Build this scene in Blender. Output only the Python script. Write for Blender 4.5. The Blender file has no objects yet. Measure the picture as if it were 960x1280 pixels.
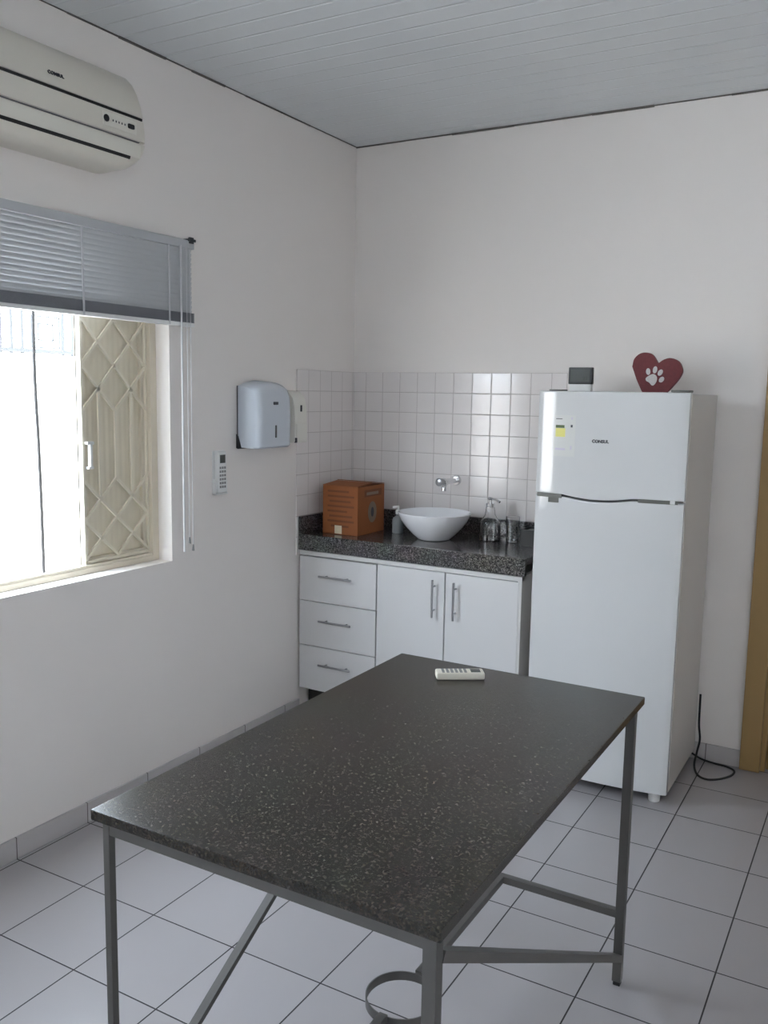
import bpy, bmesh, math, random
from mathutils import Vector, Matrix
random.seed(7)
PI = math.pi
sc = bpy.context.scene
COL = sc.collection

# ------------------------------------------------------------------ camera
cam_d = bpy.data.cameras.new('camera'); cam = bpy.data.objects.new('camera', cam_d); COL.objects.link(cam)
_r = Vector((0.86647088, 0.49894357, 0.01683824)); _u = Vector((-0.08044759, 0.10625944, 0.99107876)); _f = Vector((-0.49270316, 0.86009548, -0.13220952))
_m = Matrix((( _r.x, _u.x, -_f.x, 2.4849), (_r.y, _u.y, -_f.y, -3.9987), (_r.z, _u.z, -_f.z, 1.5876), (0, 0, 0, 1)))
cam.matrix_world = _m
cam_d.sensor_fit = 'VERTICAL'; cam_d.sensor_height = 24.0; cam_d.sensor_width = 18.0
cam_d.lens = 1116.37 / 1280 * 24.0
cam_d.clip_start = 0.02
sc.camera = cam

# ------------------------------------------------------------------ world, light, exposure
w = bpy.data.worlds.new('sky'); sc.world = w; w.use_nodes = True
nt = w.node_tree; nt.nodes.clear()
bg = nt.nodes.new('ShaderNodeBackground'); out = nt.nodes.new('ShaderNodeOutputWorld')
bg.inputs['Color'].default_value = (0.76, 0.88, 1.0, 1); bg.inputs['Strength'].default_value = 6.0
nt.links.new(bg.outputs[0], out.inputs[0])

def portal(name, loc, direction, sx, sy):
    d = bpy.data.lights.new(name, 'AREA'); d.shape = 'RECTANGLE'; d.size = sx; d.size_y = sy
    d.cycles.is_portal = True
    o = bpy.data.objects.new(name, d); COL.objects.link(o); o.location = loc
    o.rotation_euler = Vector(direction).to_track_quat('-Z', 'Y').to_euler()
    return o
portal('window_portal', (-0.17, -2.11, 1.5), (1, 0, 0), 1.25, 1.5)
portal('fill_window_portal', (-0.17, -4.6, 2.2), (1, 0, 0), 0.8, 2.0)  # portal for the added fill-light window
sd_ = bpy.data.lights.new('sun', 'SUN'); sd_.energy = 14.0; sd_.angle = math.radians(0.6); sd_.color = (1.0, 0.96, 0.9)
sun = bpy.data.objects.new('sun', sd_); COL.objects.link(sun); sun.rotation_euler = Vector((-0.34, 0.52, -0.78)).to_track_quat('-Z', 'Y').to_euler()

sc.view_settings.view_transform = 'Standard'; sc.view_settings.look = 'None'
sc.view_settings.gamma = 1.0; sc.view_settings.use_curve_mapping = False
sc.view_settings.exposure = 1.70
sc.cycles.max_bounces = 14; sc.cycles.diffuse_bounces = 8; sc.cycles.glossy_bounces = 5
sc.cycles.transmission_bounces = 8; sc.cycles.transparent_max_bounces = 10
sc.cycles.caustics_reflective = True; sc.cycles.caustics_refractive = False
sc.cycles.use_denoising = True

# ------------------------------------------------------------------ materials
def S(c):
    return tuple(((v / 12.92) if v <= 0.04045 else ((v + 0.055) / 1.055) ** 2.4) for v in c)
def rgb(r, g, b): return S((r / 255, g / 255, b / 255)) + (1,)

def mat(name, col, rough=0.5, metal=0.0, trans=0.0, ior=1.45, coat=0.0, spec=0.5, vary=0.0, vscale=6.0, bump=0.0, bscale=120.0):
    m = bpy.data.materials.new(name); m.use_nodes = True
    n = m.node_tree; b = n.nodes['Principled BSDF']
    b.inputs['Base Color'].default_value = col; b.inputs['Roughness'].default_value = rough
    b.inputs['Metallic'].default_value = metal; b.inputs['Transmission Weight'].default_value = trans
    b.inputs['IOR'].default_value = ior; b.inputs['Coat Weight'].default_value = coat
    b.inputs['Specular IOR Level'].default_value = spec
    tc = n.nodes.new('ShaderNodeTexCoord')
    if vary > 0:
        nz = n.nodes.new('ShaderNodeTexNoise'); nz.inputs['Scale'].default_value = vscale; nz.inputs['Detail'].default_value = 4
        mx = n.nodes.new('ShaderNodeMix'); mx.data_type = 'RGBA'
        mx.inputs['A'].default_value = tuple(c * (1 - vary) for c in col[:3]) + (1,)
        mx.inputs['B'].default_value = tuple(min(1, c * (1 + vary)) for c in col[:3]) + (1,)
        n.links.new(tc.outputs['Object'], nz.inputs['Vector']); n.links.new(nz.outputs['Fac'], mx.inputs['Factor'])
        n.links.new(mx.outputs['Result'], b.inputs['Base Color'])
    if bump > 0:
        nb = n.nodes.new('ShaderNodeTexNoise'); nb.inputs['Scale'].default_value = bscale; nb.inputs['Detail'].default_value = 3
        bp = n.nodes.new('ShaderNodeBump'); bp.inputs['Strength'].default_value = bump; bp.inputs['Distance'].default_value = 0.002
        n.links.new(tc.outputs['Object'], nb.inputs['Vector']); n.links.new(nb.outputs['Fac'], bp.inputs['Height'])
        n.links.new(bp.outputs['Normal'], b.inputs['Normal'])
    return m

def _math(n, op, a, b=None):
    q = n.nodes.new('ShaderNodeMath'); q.operation = op
    for i, v in enumerate((a, b)):
        if v is None: continue
        if isinstance(v, (int, float)): q.inputs[i].default_value = v
        else: n.links.new(v, q.inputs[i])
    return q.outputs[0]

def tile_mat(name, axes, size, offs, joint, tile_col, grout_col, rough, vary=0.04, bump=0.25, coat=0.0, pillow=0.004):
    """ceramic tiles laid on a square grid in object space; axes = which two coordinates"""
    m = bpy.data.materials.new(name); m.use_nodes = True; n = m.node_tree; b = n.nodes['Principled BSDF']
    tc = n.nodes.new('ShaderNodeTexCoord'); sp = n.nodes.new('ShaderNodeSeparateXYZ'); n.links.new(tc.outputs['Object'], sp.inputs[0])
    ds, cells = [], []
    for a, o in zip(axes, offs):
        t = _math(n, 'DIVIDE', _math(n, 'SUBTRACT', sp.outputs[a], o), size)
        fr = _math(n, 'FRACT', t); cells.append(_math(n, 'FLOOR', t))
        ds.append(_math(n, 'MULTIPLY', _math(n, 'MINIMUM', fr, _math(n, 'SUBTRACT', 1.0, fr)), size))
    d = _math(n, 'MINIMUM', ds[0], ds[1])
    g = _math(n, 'LESS_THAN', d, joint / 2)
    cv = n.nodes.new('ShaderNodeCombineXYZ'); n.links.new(cells[0], cv.inputs[0]); n.links.new(cells[1], cv.inputs[1])
    wn = n.nodes.new('ShaderNodeTexWhiteNoise'); wn.noise_dimensions = '2D'; n.links.new(cv.outputs[0], wn.inputs['Vector'])
    nz = n.nodes.new('ShaderNodeTexNoise'); nz.inputs['Scale'].default_value = 3.5; nz.inputs['Detail'].default_value = 4
    n.links.new(tc.outputs['Object'], nz.inputs['Vector'])
    k = _math(n, 'ADD', _math(n, 'MULTIPLY', wn.outputs['Value'], 0.5), _math(n, 'MULTIPLY', nz.outputs['Fac'], 0.5))
    mx = n.nodes.new('ShaderNodeMix'); mx.data_type = 'RGBA'; n.links.new(k, mx.inputs['Factor'])
    mx.inputs['A'].default_value = tuple(c * (1 - vary) for c in tile_col[:3]) + (1,)
    mx.inputs['B'].default_value = tuple(min(1, c * (1 + vary)) for c in tile_col[:3]) + (1,)
    m2 = n.nodes.new('ShaderNodeMix'); m2.data_type = 'RGBA'; n.links.new(g, m2.inputs['Factor'])
    n.links.new(mx.outputs['Result'], m2.inputs['A']); m2.inputs['B'].default_value = grout_col
    n.links.new(m2.outputs['Result'], b.inputs['Base Color'])
    rr = _math(n, 'ADD', rough, _math(n, 'MULTIPLY', g, 0.8 - rough)); n.links.new(rr, b.inputs['Roughness'])
    h = _math(n, 'MINIMUM', _math(n, 'DIVIDE', d, pillow), 1.0)
    bp = n.nodes.new('ShaderNodeBump'); bp.inputs['Strength'].default_value = bump; bp.inputs['Distance'].default_value = 0.002
    n.links.new(h, bp.inputs['Height']); n.links.new(bp.outputs['Normal'], b.inputs['Normal'])
    b.inputs['Coat Weight'].default_value = coat
    return m

def granite(name, dark, mid, light, rough=0.18):
    m = bpy.data.materials.new(name); m.use_nodes = True; n = m.node_tree; b = n.nodes['Principled BSDF']
    tc = n.nodes.new('ShaderNodeTexCoord')
    v = n.nodes.new('ShaderNodeTexVoronoi'); v.inputs['Scale'].default_value = 290; n.links.new(tc.outputs['Object'], v.inputs['Vector'])
    r1 = n.nodes.new('ShaderNodeValToRGB'); n.links.new(v.outputs['Color'], r1.inputs['Fac'])
    e = r1.color_ramp.elements; e[0].position = 0.18; e[0].color = dark; e[1].position = 0.9; e[1].color = light
    x = r1.color_ramp.elements.new(0.55); x.color = mid
    nz = n.nodes.new('ShaderNodeTexNoise'); nz.inputs['Scale'].default_value = 7; nz.inputs['Detail'].default_value = 5
    n.links.new(tc.outputs['Object'], nz.inputs['Vector'])
    mx = n.nodes.new('ShaderNodeMix'); mx.data_type = 'RGBA'; mx.blend_type = 'MULTIPLY'; mx.inputs['Factor'].default_value = 0.4
    n.links.new(r1.outputs['Color'], mx.inputs['A']); n.links.new(nz.outputs['Color'], mx.inputs['B'])
    n2 = n.nodes.new('ShaderNodeTexNoise'); n2.inputs['Scale'].default_value = 130; n2.inputs['Detail'].default_value = 2
    n.links.new(tc.outputs['Object'], n2.inputs['Vector'])
    r2 = n.nodes.new('ShaderNodeMapRange'); r2.inputs['From Min'].default_value = 0.35; r2.inputs['From Max'].default_value = 0.65
    r2.inputs['To Min'].default_value = 0.55; r2.inputs['To Max'].default_value = 1.5
    n.links.new(n2.outputs['Fac'], r2.inputs['Value'])
    m3 = n.nodes.new('ShaderNodeVectorMath'); m3.operation = 'SCALE'
    n.links.new(mx.outputs['Result'], m3.inputs[0]); n.links.new(r2.outputs['Result'], m3.inputs['Scale'])
    n.links.new(m3.outputs['Vector'], b.inputs['Base Color']); b.inputs['Roughness'].default_value = rough
    return m

def plank_mat(name, axis, pitch, col, groove_glint, gw=0.006):
    m = bpy.data.materials.new(name); m.use_nodes = True; n = m.node_tree; b = n.nodes['Principled BSDF']
    tc = n.nodes.new('ShaderNodeTexCoord'); sp = n.nodes.new('ShaderNodeSeparateXYZ'); n.links.new(tc.outputs['Object'], sp.inputs[0])
    fr = _math(n, 'FRACT', _math(n, 'DIVIDE', _math(n, 'SUBTRACT', sp.outputs[axis], 0.022), pitch))
    d = _math(n, 'MULTIPLY', _math(n, 'MINIMUM', fr, _math(n, 'SUBTRACT', 1.0, fr)), pitch)
    g = _math(n, 'LESS_THAN', d, gw / 2)
    mx = n.nodes.new('ShaderNodeMix'); mx.data_type = 'RGBA'; n.links.new(g, mx.inputs['Factor'])
    mx.inputs['A'].default_value = col; mx.inputs['B'].default_value = groove_glint
    n.links.new(mx.outputs['Result'], b.inputs['Base Color']); b.inputs['Roughness'].default_value = 0.28
    h = _math(n, 'MINIMUM', _math(n, 'DIVIDE', d, 0.008), 1.0)
    bp = n.nodes.new('ShaderNodeBump'); bp.inputs['Strength'].default_value = 0.6; bp.inputs['Distance'].default_value = 0.004
    n.links.new(h, bp.inputs['Height']); n.links.new(bp.outputs['Normal'], b.inputs['Normal'])
    return m

M = {}
M['wall'] = mat('wall_paint', (0.83, 0.785, 0.755, 1), 0.62, vary=0.025, vscale=1.6, bump=0.15, bscale=60)
M['wall_w'] = mat('bounce_wall_paint', (0.91, 0.885, 0.86, 1), 0.6, vary=0.015, vscale=1.6, bump=0.15, bscale=60)  # unseen right and rear walls made brighter to bounce light onto the left wall
M['plaster_out'] = mat('outdoor_plaster', (0.80, 0.80, 0.80, 1), 0.8, vary=0.03, bump=0.2)
M['concrete'] = mat('outdoor_concrete', (0.5, 0.49, 0.47, 1), 0.9, vary=0.1, bump=0.3)
M['floor'] = tile_mat('floor_tiles', (0, 1), 0.3054, (0.3302, -2.14), 0.0042, (0.37, 0.35, 0.36, 1), (0.025, 0.021, 0.023, 1), 0.22, vary=0.04, bump=0.2)
M['base'] = tile_mat('baseboard_tiles', (0, 1), 0.3054, (0.3302, -1.834), 0.004, (0.52, 0.49, 0.49, 1), (0.16, 0.14, 0.14, 1), 0.3, bump=0.1)
M['tile_b'] = tile_mat('glazed_tiles_back', (0, 2), 0.10, (0.4772, 1.6909), 0.0028, (0.78, 0.735, 0.72, 1), (0.50, 0.45, 0.435, 1), 0.14, vary=0.025, bump=0.35)
M['tile_l'] = tile_mat('glazed_tiles_left', (1, 2), 0.10, (-0.02, 1.6909), 0.0028, (0.78, 0.735, 0.72, 1), (0.50, 0.45, 0.435, 1), 0.14, vary=0.025, bump=0.35)
M['ceil'] = plank_mat('pvc_ceiling', 1, 0.10, (0.66, 0.69, 0.71, 1), (0.72, 0.75, 0.77, 1))  # grooves coloured lighter than the boards to imitate edges catching window light
M['joint'] = mat('dark_joint', (0.13, 0.12, 0.11, 1), 0.9, vary=0.4, vscale=12)
M['gap'] = mat('dark_gap', (0.03, 0.028, 0.027, 1), 0.9)
M['granite'] = granite('grey_granite', (0.012, 0.011, 0.009, 1), (0.031, 0.0255, 0.020, 1), (0.068, 0.057, 0.046, 1), 0.27)
M['granite2'] = granite('counter_granite', (0.018, 0.017, 0.018, 1), (0.08, 0.075, 0.075, 1), (0.23, 0.215, 0.215, 1), 0.13)
M['steel'] = mat('grey_painted_steel', (0.095, 0.09, 0.086, 1), 0.45, metal=0.2, vary=0.12, vscale=20)
M['rubber'] = mat('black_rubber', (0.02, 0.02, 0.02, 1), 0.7)
M['lam'] = mat('white_laminate', (0.65, 0.64, 0.64, 1), 0.32)
M['lam2'] = mat('white_carcass', (0.62, 0.61, 0.60, 1), 0.4)
M['chrome'] = mat('chrome', (0.75, 0.75, 0.76, 1), 0.14, metal=1)
M['brush'] = mat('brushed_handle', (0.42, 0.42, 0.43, 1), 0.32, metal=1)
M['porc'] = mat('white_porcelain', (0.80, 0.80, 0.82, 1), 0.08, coat=0.4)
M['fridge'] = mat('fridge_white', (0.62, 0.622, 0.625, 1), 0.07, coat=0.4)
M['fridge_s'] = mat('fridge_side_shaded', (0.54, 0.51, 0.48, 1), 0.28)  # side colour lowered to hold the shaded tone of that face
M['gasket'] = mat('grey_gasket', (0.16, 0.16, 0.16, 1), 0.6)
M['handle_g'] = mat('fridge_grip_grey', (0.13, 0.13, 0.115, 1), 0.4)
M['black'] = mat('black_plastic', (0.015, 0.015, 0.016, 1), 0.35)
M['cream'] = mat('cream_plastic', (0.68, 0.64, 0.55, 1), 0.4)
M['ac'] = mat('aged_white_plastic', (0.70, 0.66, 0.585, 1), 0.38)
M['ac2'] = mat('aged_white_plastic_lower', (0.75, 0.72, 0.645, 1), 0.34)
M['shut'] = mat('beige_painted_iron', (0.74, 0.675, 0.54, 1), 0.5, vary=0.05, vscale=9, bump=0.1)
M['grille'] = mat('beige_grille_paint', (0.78, 0.715, 0.585, 1), 0.45)
M['frame'] = mat('cream_window_paint', (0.68, 0.615, 0.50, 1), 0.5, vary=0.05)
M['whitep'] = mat('white_plastic', (0.78, 0.78, 0.77, 1), 0.35)
M['slat'] = mat('grey_aluminium_slat', (0.48, 0.492, 0.508, 1), 0.5)
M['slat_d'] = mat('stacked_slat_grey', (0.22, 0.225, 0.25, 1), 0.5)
M['cordw'] = mat('white_cord', (0.60, 0.60, 0.62, 1), 0.6)
M['blue'] = mat('pale_blue_plastic', (0.57, 0.61, 0.67, 1), 0.25, coat=0.2)
M['dgrey'] = mat('dark_grey_plastic', (0.05, 0.055, 0.06, 1), 0.4)
M['ivory'] = mat('ivory_plastic', (0.76, 0.74, 0.68, 1), 0.4)
M['card'] = mat('orange_cardboard', (0.30, 0.095, 0.028, 1), 0.72, vary=0.12, vscale=14)
M['card_d'] = mat('cardboard_print', (0.19, 0.058, 0.02, 1), 0.7)
M['card_l'] = mat('pale_print', (0.26, 0.19, 0.145, 1), 0.7)
M['paper'] = mat('cream_paper', (0.72, 0.62, 0.45, 1), 0.7)
M['glass'] = mat('clear_glass', (1, 1, 1, 1), 0.02, trans=1.0, ior=1.45)
M['red'] = mat('red_glitter_felt', (0.145, 0.018, 0.022, 1), 0.55, vary=0.35, vscale=90)
M['paw'] = mat('silver_paw', (0.62, 0.58, 0.57, 1), 0.5, vary=0.15, vscale=150)
M['lcd'] = mat('grey_lcd', (0.055, 0.062, 0.056, 1), 0.4)
M['lcd_seg'] = mat('lcd_digits', (0.03, 0.035, 0.032, 1), 0.4)
M['yellow'] = mat('yellow_print', (0.74, 0.70, 0.22, 1), 0.6)
M['green'] = mat('dark_green_print', (0.10, 0.14, 0.06, 1), 0.6)
M['lilac'] = mat('lilac_print', (0.56, 0.52, 0.62, 1), 0.6)
M['label'] = mat('label_film', (0.64, 0.64, 0.62, 1), 0.25)
M['ink'] = mat('dark_ink', (0.045, 0.045, 0.055, 1), 0.5)
M['wood'] = mat('yellow_varnished_wood', (0.34, 0.215, 0.085, 1), 0.42, vary=0.12, vscale=5)
M['wood2'] = mat('door_leaf_wood', (0.26, 0.15, 0.055, 1), 0.42, vary=0.15, vscale=4)
M['rail'] = mat('grey_railing_paint', (0.022, 0.024, 0.026, 1), 0.5)
M['cable'] = mat('dark_cable', (0.02, 0.02, 0.022, 1), 0.6)
M['btn'] = mat('grey_buttons', (0.22, 0.22, 0.22, 1), 0.5)
M['soap'] = mat('clear_soap', (0.45, 0.47, 0.48, 1), 0.1, trans=0.45, ior=1.4)

# ------------------------------------------------------------------ mesh helpers
class MB:
    def __init__(self): self.bm = bmesh.new()
    def _add(self, b2):
        me = bpy.data.meshes.new('tmp'); b2.to_mesh(me); b2.free(); self.bm.from_mesh(me); bpy.data.meshes.remove(me); return self
    def box(self, x0, x1, y0, y1, z0, z1, bev=0.0, seg=2):
        b = bmesh.new(); bmesh.ops.create_cube(b, size=1)
        for v in b.verts:
            v.co = Vector(((x0 + x1) / 2 + v.co.x * (x1 - x0), (y0 + y1) / 2 + v.co.y * (y1 - y0), (z0 + z1) / 2 + v.co.z * (z1 - z0)))
        if bev > 0: bmesh.ops.bevel(b, geom=b.edges[:], offset=bev, segments=seg, profile=0.6, affect='EDGES')
        return self._add(b)
    def bar(self, p0, p1, w, h, up=(0, 0, 1), bev=0.0):
        p0, p1 = Vector(p0), Vector(p1); d = p1 - p0; L = d.length; d.normalize()
        s = d.cross(Vector(up))
        if s.length < 1e-4: s = d.cross(Vector((1, 0, 0)))
        s.normalize(); t = s.cross(d)
        b = bmesh.new(); bmesh.ops.create_cube(b, size=1)
        for v in b.verts: v.co = p0 + d * ((v.co.x + .5) * L) + s * (v.co.y * w) + t * (v.co.z * h)
        if bev > 0: bmesh.ops.bevel(b, geom=b.edges[:], offset=bev, segments=2, profile=0.6, affect='EDGES')
        return self._add(b)
    def cyl(self, p0, p1, r0, r1=None, n=20):
        p0, p1 = Vector(p0), Vector(p1); d = p1 - p0; r1 = r0 if r1 is None else r1
        b = bmesh.new(); bmesh.ops.create_cone(b, cap_ends=True, segments=n, radius1=r0, radius2=r1, depth=d.length)
        q = d.to_track_quat('Z', 'Y').to_matrix().to_4x4(); q.translation = (p0 + p1) / 2
        bmesh.ops.transform(b, matrix=q, verts=b.verts); return self._add(b)
    def sph(self, c, r, sx=1, sy=1, sz=1, n=16):
        b = bmesh.new(); bmesh.ops.create_uvsphere(b, u_segments=n, v_segments=n // 2, radius=r)
        for v in b.verts: v.co = Vector(c) + Vector((v.co.x * sx, v.co.y * sy, v.co.z * sz))
        return self._add(b)
    def lathe(self, c, prof, n=48):
        """prof: list of (r, z) about vertical axis through c"""
        b = bmesh.new(); rings = []
        for r, z in prof:
            if r < 1e-6: rings.append([b.verts.new((c[0], c[1], c[2] + z))])
            else: rings.append([b.verts.new((c[0] + r * math.cos(2 * PI * k / n), c[1] + r * math.sin(2 * PI * k / n), c[2] + z)) for k in range(n)])
        for A, B in zip(rings, rings[1:]):
            for k in range(n):
                k2 = (k + 1) % n
                if len(A) == 1 and len(B) == 1: continue
                if len(A) == 1: b.faces.new((A[0], B[k], B[k2]))
                elif len(B) == 1: b.faces.new((A[k], B[0], A[k2]))
                else: b.faces.new((A[k], B[k], B[k2], A[k2]))
        bmesh.ops.recalc_face_normals(b, faces=b.faces); return self._add(b)
    def tube(self, pts, r, n=10, closed=False):
        pts = [Vector(p) for p in pts]; b = bmesh.new(); rings = []; N = len(pts); prev = None
        for i, p in enumerate(pts):
            a = pts[i - 1] if (i > 0 or closed) else p; c = pts[(i + 1) % N] if (i < N - 1 or closed) else p
            t = (c - a).normalized()
            if prev is None:
                s = t.cross(Vector((0, 0, 1)))
                if s.length < 1e-3: s = t.cross(Vector((1, 0, 0)))
            else: s = prev - t * prev.dot(t)
            s.normalize(); prev = s; q = t.cross(s)
            rings.append([b.verts.new(p + (s * math.cos(2 * PI * k / n) + q * math.sin(2 * PI * k / n)) * r) for k in range(n)])
        pairs = list(zip(rings, rings[1:])) + ([(rings[-1], rings[0])] if closed else [])
        for A, B in pairs:
            for k in range(n): b.faces.new((A[k], A[(k + 1) % n], B[(k + 1) % n], B[k]))
        if not closed: b.faces.new(rings[0][::-1]); b.faces.new(rings[-1])
        bmesh.ops.recalc_face_normals(b, faces=b.faces); return self._add(b)
    def prism(self, pts, axis, a0, a1, bev=0.0):
        """polygon in the two other axes (x,z for axis y; y,z for axis x; x,y for axis z) extruded along axis"""
        b = bmesh.new()
        def P(p, a): return {'x': (a, p[0], p[1]), 'y': (p[0], a, p[1]), 'z': (p[0], p[1], a)}[axis]
        A = [b.verts.new(P(p, a0)) for p in pts]; B = [b.verts.new(P(p, a1)) for p in pts]; n = len(pts)
        b.faces.new(A); b.faces.new(B[::-1])
        for k in range(n): b.faces.new((A[k], B[k], B[(k + 1) % n], A[(k + 1) % n]))
        bmesh.ops.recalc_face_normals(b, faces=b.faces)
        if bev > 0: bmesh.ops.bevel(b, geom=[e for e in b.edges if len(e.link_faces) == 2 and e.calc_face_angle() > 0.6], offset=bev, segments=2, profile=0.6, affect='EDGES')
        return self._add(b)
    def build(self, name, m, parent=None, smooth=35):
        me = bpy.data.meshes.new(name); org = root_loc(parent)
        for v in self.bm.verts: v.co -= org
        self.bm.to_mesh(me); self.bm.free()
        for mm in (m if isinstance(m, (list, tuple)) else [m]): me.materials.append(mm)
        o = bpy.data.objects.new(name, me); COL.objects.link(o)
        if parent is not None: o.parent = parent
        if smooth:
            for p in me.polygons: p.use_smooth = True
            me.set_sharp_from_angle(angle=math.radians(smooth))
            wn = o.modifiers.new('normals', 'WEIGHTED_NORMAL'); wn.keep_sharp = True; wn.weight = 80
        return o
def root_loc(p):
    if p is None: return Vector((0, 0, 0))
    while p.parent is not None: p = p.parent
    return Vector(p.location)
def thing(name, label, cat, loc, group=None):
    o = bpy.data.objects.new(name, None); COL.objects.link(o); o.location = loc; o.empty_display_size = 0.05
    o['label'] = label; o['category'] = cat
    if group: o['group'] = group
    return o
def tag(o, label, cat, group=None):
    o['label'] = label; o['category'] = cat
    if group: o['group'] = group
    return o
def struct(o, label=None):
    o['kind'] = 'structure'
    if label: o['label'] = label
    return o
def text(name, s, m, parent, size, mat_world, ext=0.0006, bold=0.0):
    cu = bpy.data.curves.new('t', 'FONT'); cu.body = s; cu.size = size; cu.extrude = ext; cu.offset = bold
    cu.align_x = 'CENTER'; cu.align_y = 'CENTER'
    t = bpy.data.objects.new('t', cu); COL.objects.link(t)
    me = bpy.data.meshes.new_from_object(t.evaluated_get(bpy.context.evaluated_depsgraph_get()))
    bpy.data.objects.remove(t); bpy.data.curves.remove(cu)
    mw = mat_world.copy(); mw.translation -= root_loc(parent)
    me.transform(mw); me.materials.clear(); me.materials.append(m)
    o = bpy.data.objects.new(name, me); COL.objects.link(o); o.parent = parent
    return o
def axes_m(loc, x, y):
    x, y = Vector(x).normalized(), Vector(y).normalized(); z = x.cross(y)
    return Matrix(((x.x, y.x, z.x, loc[0]), (x.y, y.y, z.y, loc[1]), (x.z, y.z, z.z, loc[2]), (0, 0, 0, 1)))
def smooth_closed(pts, k=8):
    n = len(pts); o = []
    for i in range(n):
        p0, p1, p2, p3 = (Vector(pts[(i + j - 1) % n]) for j in range(4))
        for s in range(k):
            t = s / k
            o.append(0.5 * ((2 * p1) + (p2 - p0) * t + (2 * p0 - 5 * p1 + 4 * p2 - p3) * t * t + (3 * p1 - p0 - 3 * p2 + p3) * t ** 3))
    return o
def smooth_open(pts, k=8):
    pts = [Vector(p) for p in pts]; o = []
    for i in range(len(pts) - 1):
        p1, p2 = pts[i], pts[i + 1]; p0 = pts[i - 1] if i else p1 * 2 - p2; p3 = pts[i + 2] if i + 2 < len(pts) else p2 * 2 - p1
        for s in range(k):
            t = s / k
            o.append(0.5 * ((2 * p1) + (p2 - p0) * t + (2 * p0 - 5 * p1 + 4 * p2 - p3) * t * t + (3 * p1 - p0 - 3 * p2 + p3) * t ** 3))
    o.append(pts[-1]); return o

# ------------------------------------------------------------------ the room
H = 2.812; XR = 3.3; YR = -6.0
WY0, WY1, WZ0, WZ1 = -2.88, -1.362, 0.905, 2.10      # window opening in the left wall
struct(MB().box(-0.15, XR + .15, YR - .15, 0.15, -0.08, 0).build('floor', M['floor'], None, 0))
struct(MB().box(-0.15, XR + .15, YR - .15, 0.15, H, H + 0.03).build('ceiling', M['ceil'], None, 0))
b = MB(); HY0, HY1, HZ0, HZ1 = -5.6, -3.6, 1.80, 2.60          # unseen opening added behind the camera for fill light
b.box(-0.15, 0, YR - .15, WY0, 0, HZ0); b.box(-0.15, 0, YR - .15, WY0, HZ1, H); b.box(-0.15, 0, YR - .15, HY0, HZ0, HZ1); b.box(-0.15, 0, HY1, WY0, HZ0, HZ1); b.box(-0.15, 0, WY1, 0.15, 0, H)
b.box(-0.15, 0, WY0, WY1, 0, WZ0); b.box(-0.15, 0, WY0, WY1, WZ1, H)
struct(b.build('wall_left', M['wall'], None, 0))
DX0, DX1, DZ = 2.0, 2.90, 2.15                        # door opening incl. casing in the back wall
b = MB(); b.box(0, DX0 + .06, 0, 0.15, 0, H); b.box(DX1 - .06, XR + .15, 0, 0.15, 0, H); b.box(DX0 + .06, DX1 - .06, 0, 0.15, DZ - .06, H)
struct(b.build('wall_back', M['wall'], None, 0))
struct(MB().box(XR, XR + .15, YR, 0, 0, H).build('wall_right', M['wall_w'], None, 0))
struct(MB().box(0, XR, YR - .15, YR, 0, H).build('wall_rear', M['wall_w'], None, 0))
# baseboards (tile strips)
struct(MB().box(0, 0.010, YR, -0.49, 0, 0.076, 0.002).build('baseboard_left', M['base']))
struct(MB().box(1.16, DX0 - .001, -0.010, 0, 0, 0.076, 0.002).build('baseboard_back', M['base']))
# thin dark joint where the PVC lining meets the walls
g = MB()
ys = 0.0
while ys > YR:                                         # the gap's darkness drawn as an uneven solid strip
    L = random.uniform(.12, .3); r = random.uniform(.003, .007)
    g.box(0, r, max(ys - L, YR), ys, H - r, H); ys -= L
struct(g.build('trim_1', M['joint'], None, 0), 'dark uneven gap between the ceiling lining and the left wall')
g = MB(); xs = 0.0
while xs < XR:
    L = random.uniform(.12, .35); r = random.uniform(.003, .008)
    g.box(xs, min(xs + L, XR), -r, 0, H - r, H); xs += L
struct(g.build('trim_2', M['joint'], None, 0), 'dark uneven gap between the ceiling lining and the back wall')
# glazed tiles around the sink
struct(MB().box(0.006, 1.150, -0.006, 0, 0.80, 1.691, 0.0015).build('trim_3', M['tile_b']), 'glazed white square tiles on the back wall behind the sink')
struct(MB().box(0, 0.006, -0.515, 0, 0.80, 1.691, 0.0015).build('trim_4', M['tile_l']), 'glazed white square tiles on the left wall beside the sink')

# door in the back wall
dr = MB().box(DX0 + .085, DX1 - .085, 0.035, 0.07, 0.0005, DZ - .085).build('door_1', M['wood2'], None, 0); struct(dr, 'yellow wooden door beside the fridge')
b = MB()
b.box(DX0, DX0 + .082, -0.028, 0.15, 0, DZ, .004); b.box(DX1 - .082, DX1, -0.028, 0.15, 0, DZ, .004); b.box(DX0 + .08, DX1 - .08, -0.028, 0.15, DZ - .082, DZ, .004)
b.box(DX0 + .08, DX0 + .10, 0.0, 0.034, 0, DZ - .08, .002); b.box(DX1 - .10, DX1 - .08, 0.0, 0.034, 0, DZ - .08, .002)
b.build('door_frame', M['wood'], dr)
b = MB(); b.cyl((DX1 - .16, 0.035, 1.02), (DX1 - .16, -0.02, 1.02), .011); b.bar((DX1 - .16, -0.018, 1.02), (DX1 - .28, -0.018, 1.02), .016, .018, bev=.004)
b.build('door_handle', M['chrome'], dr)

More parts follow.
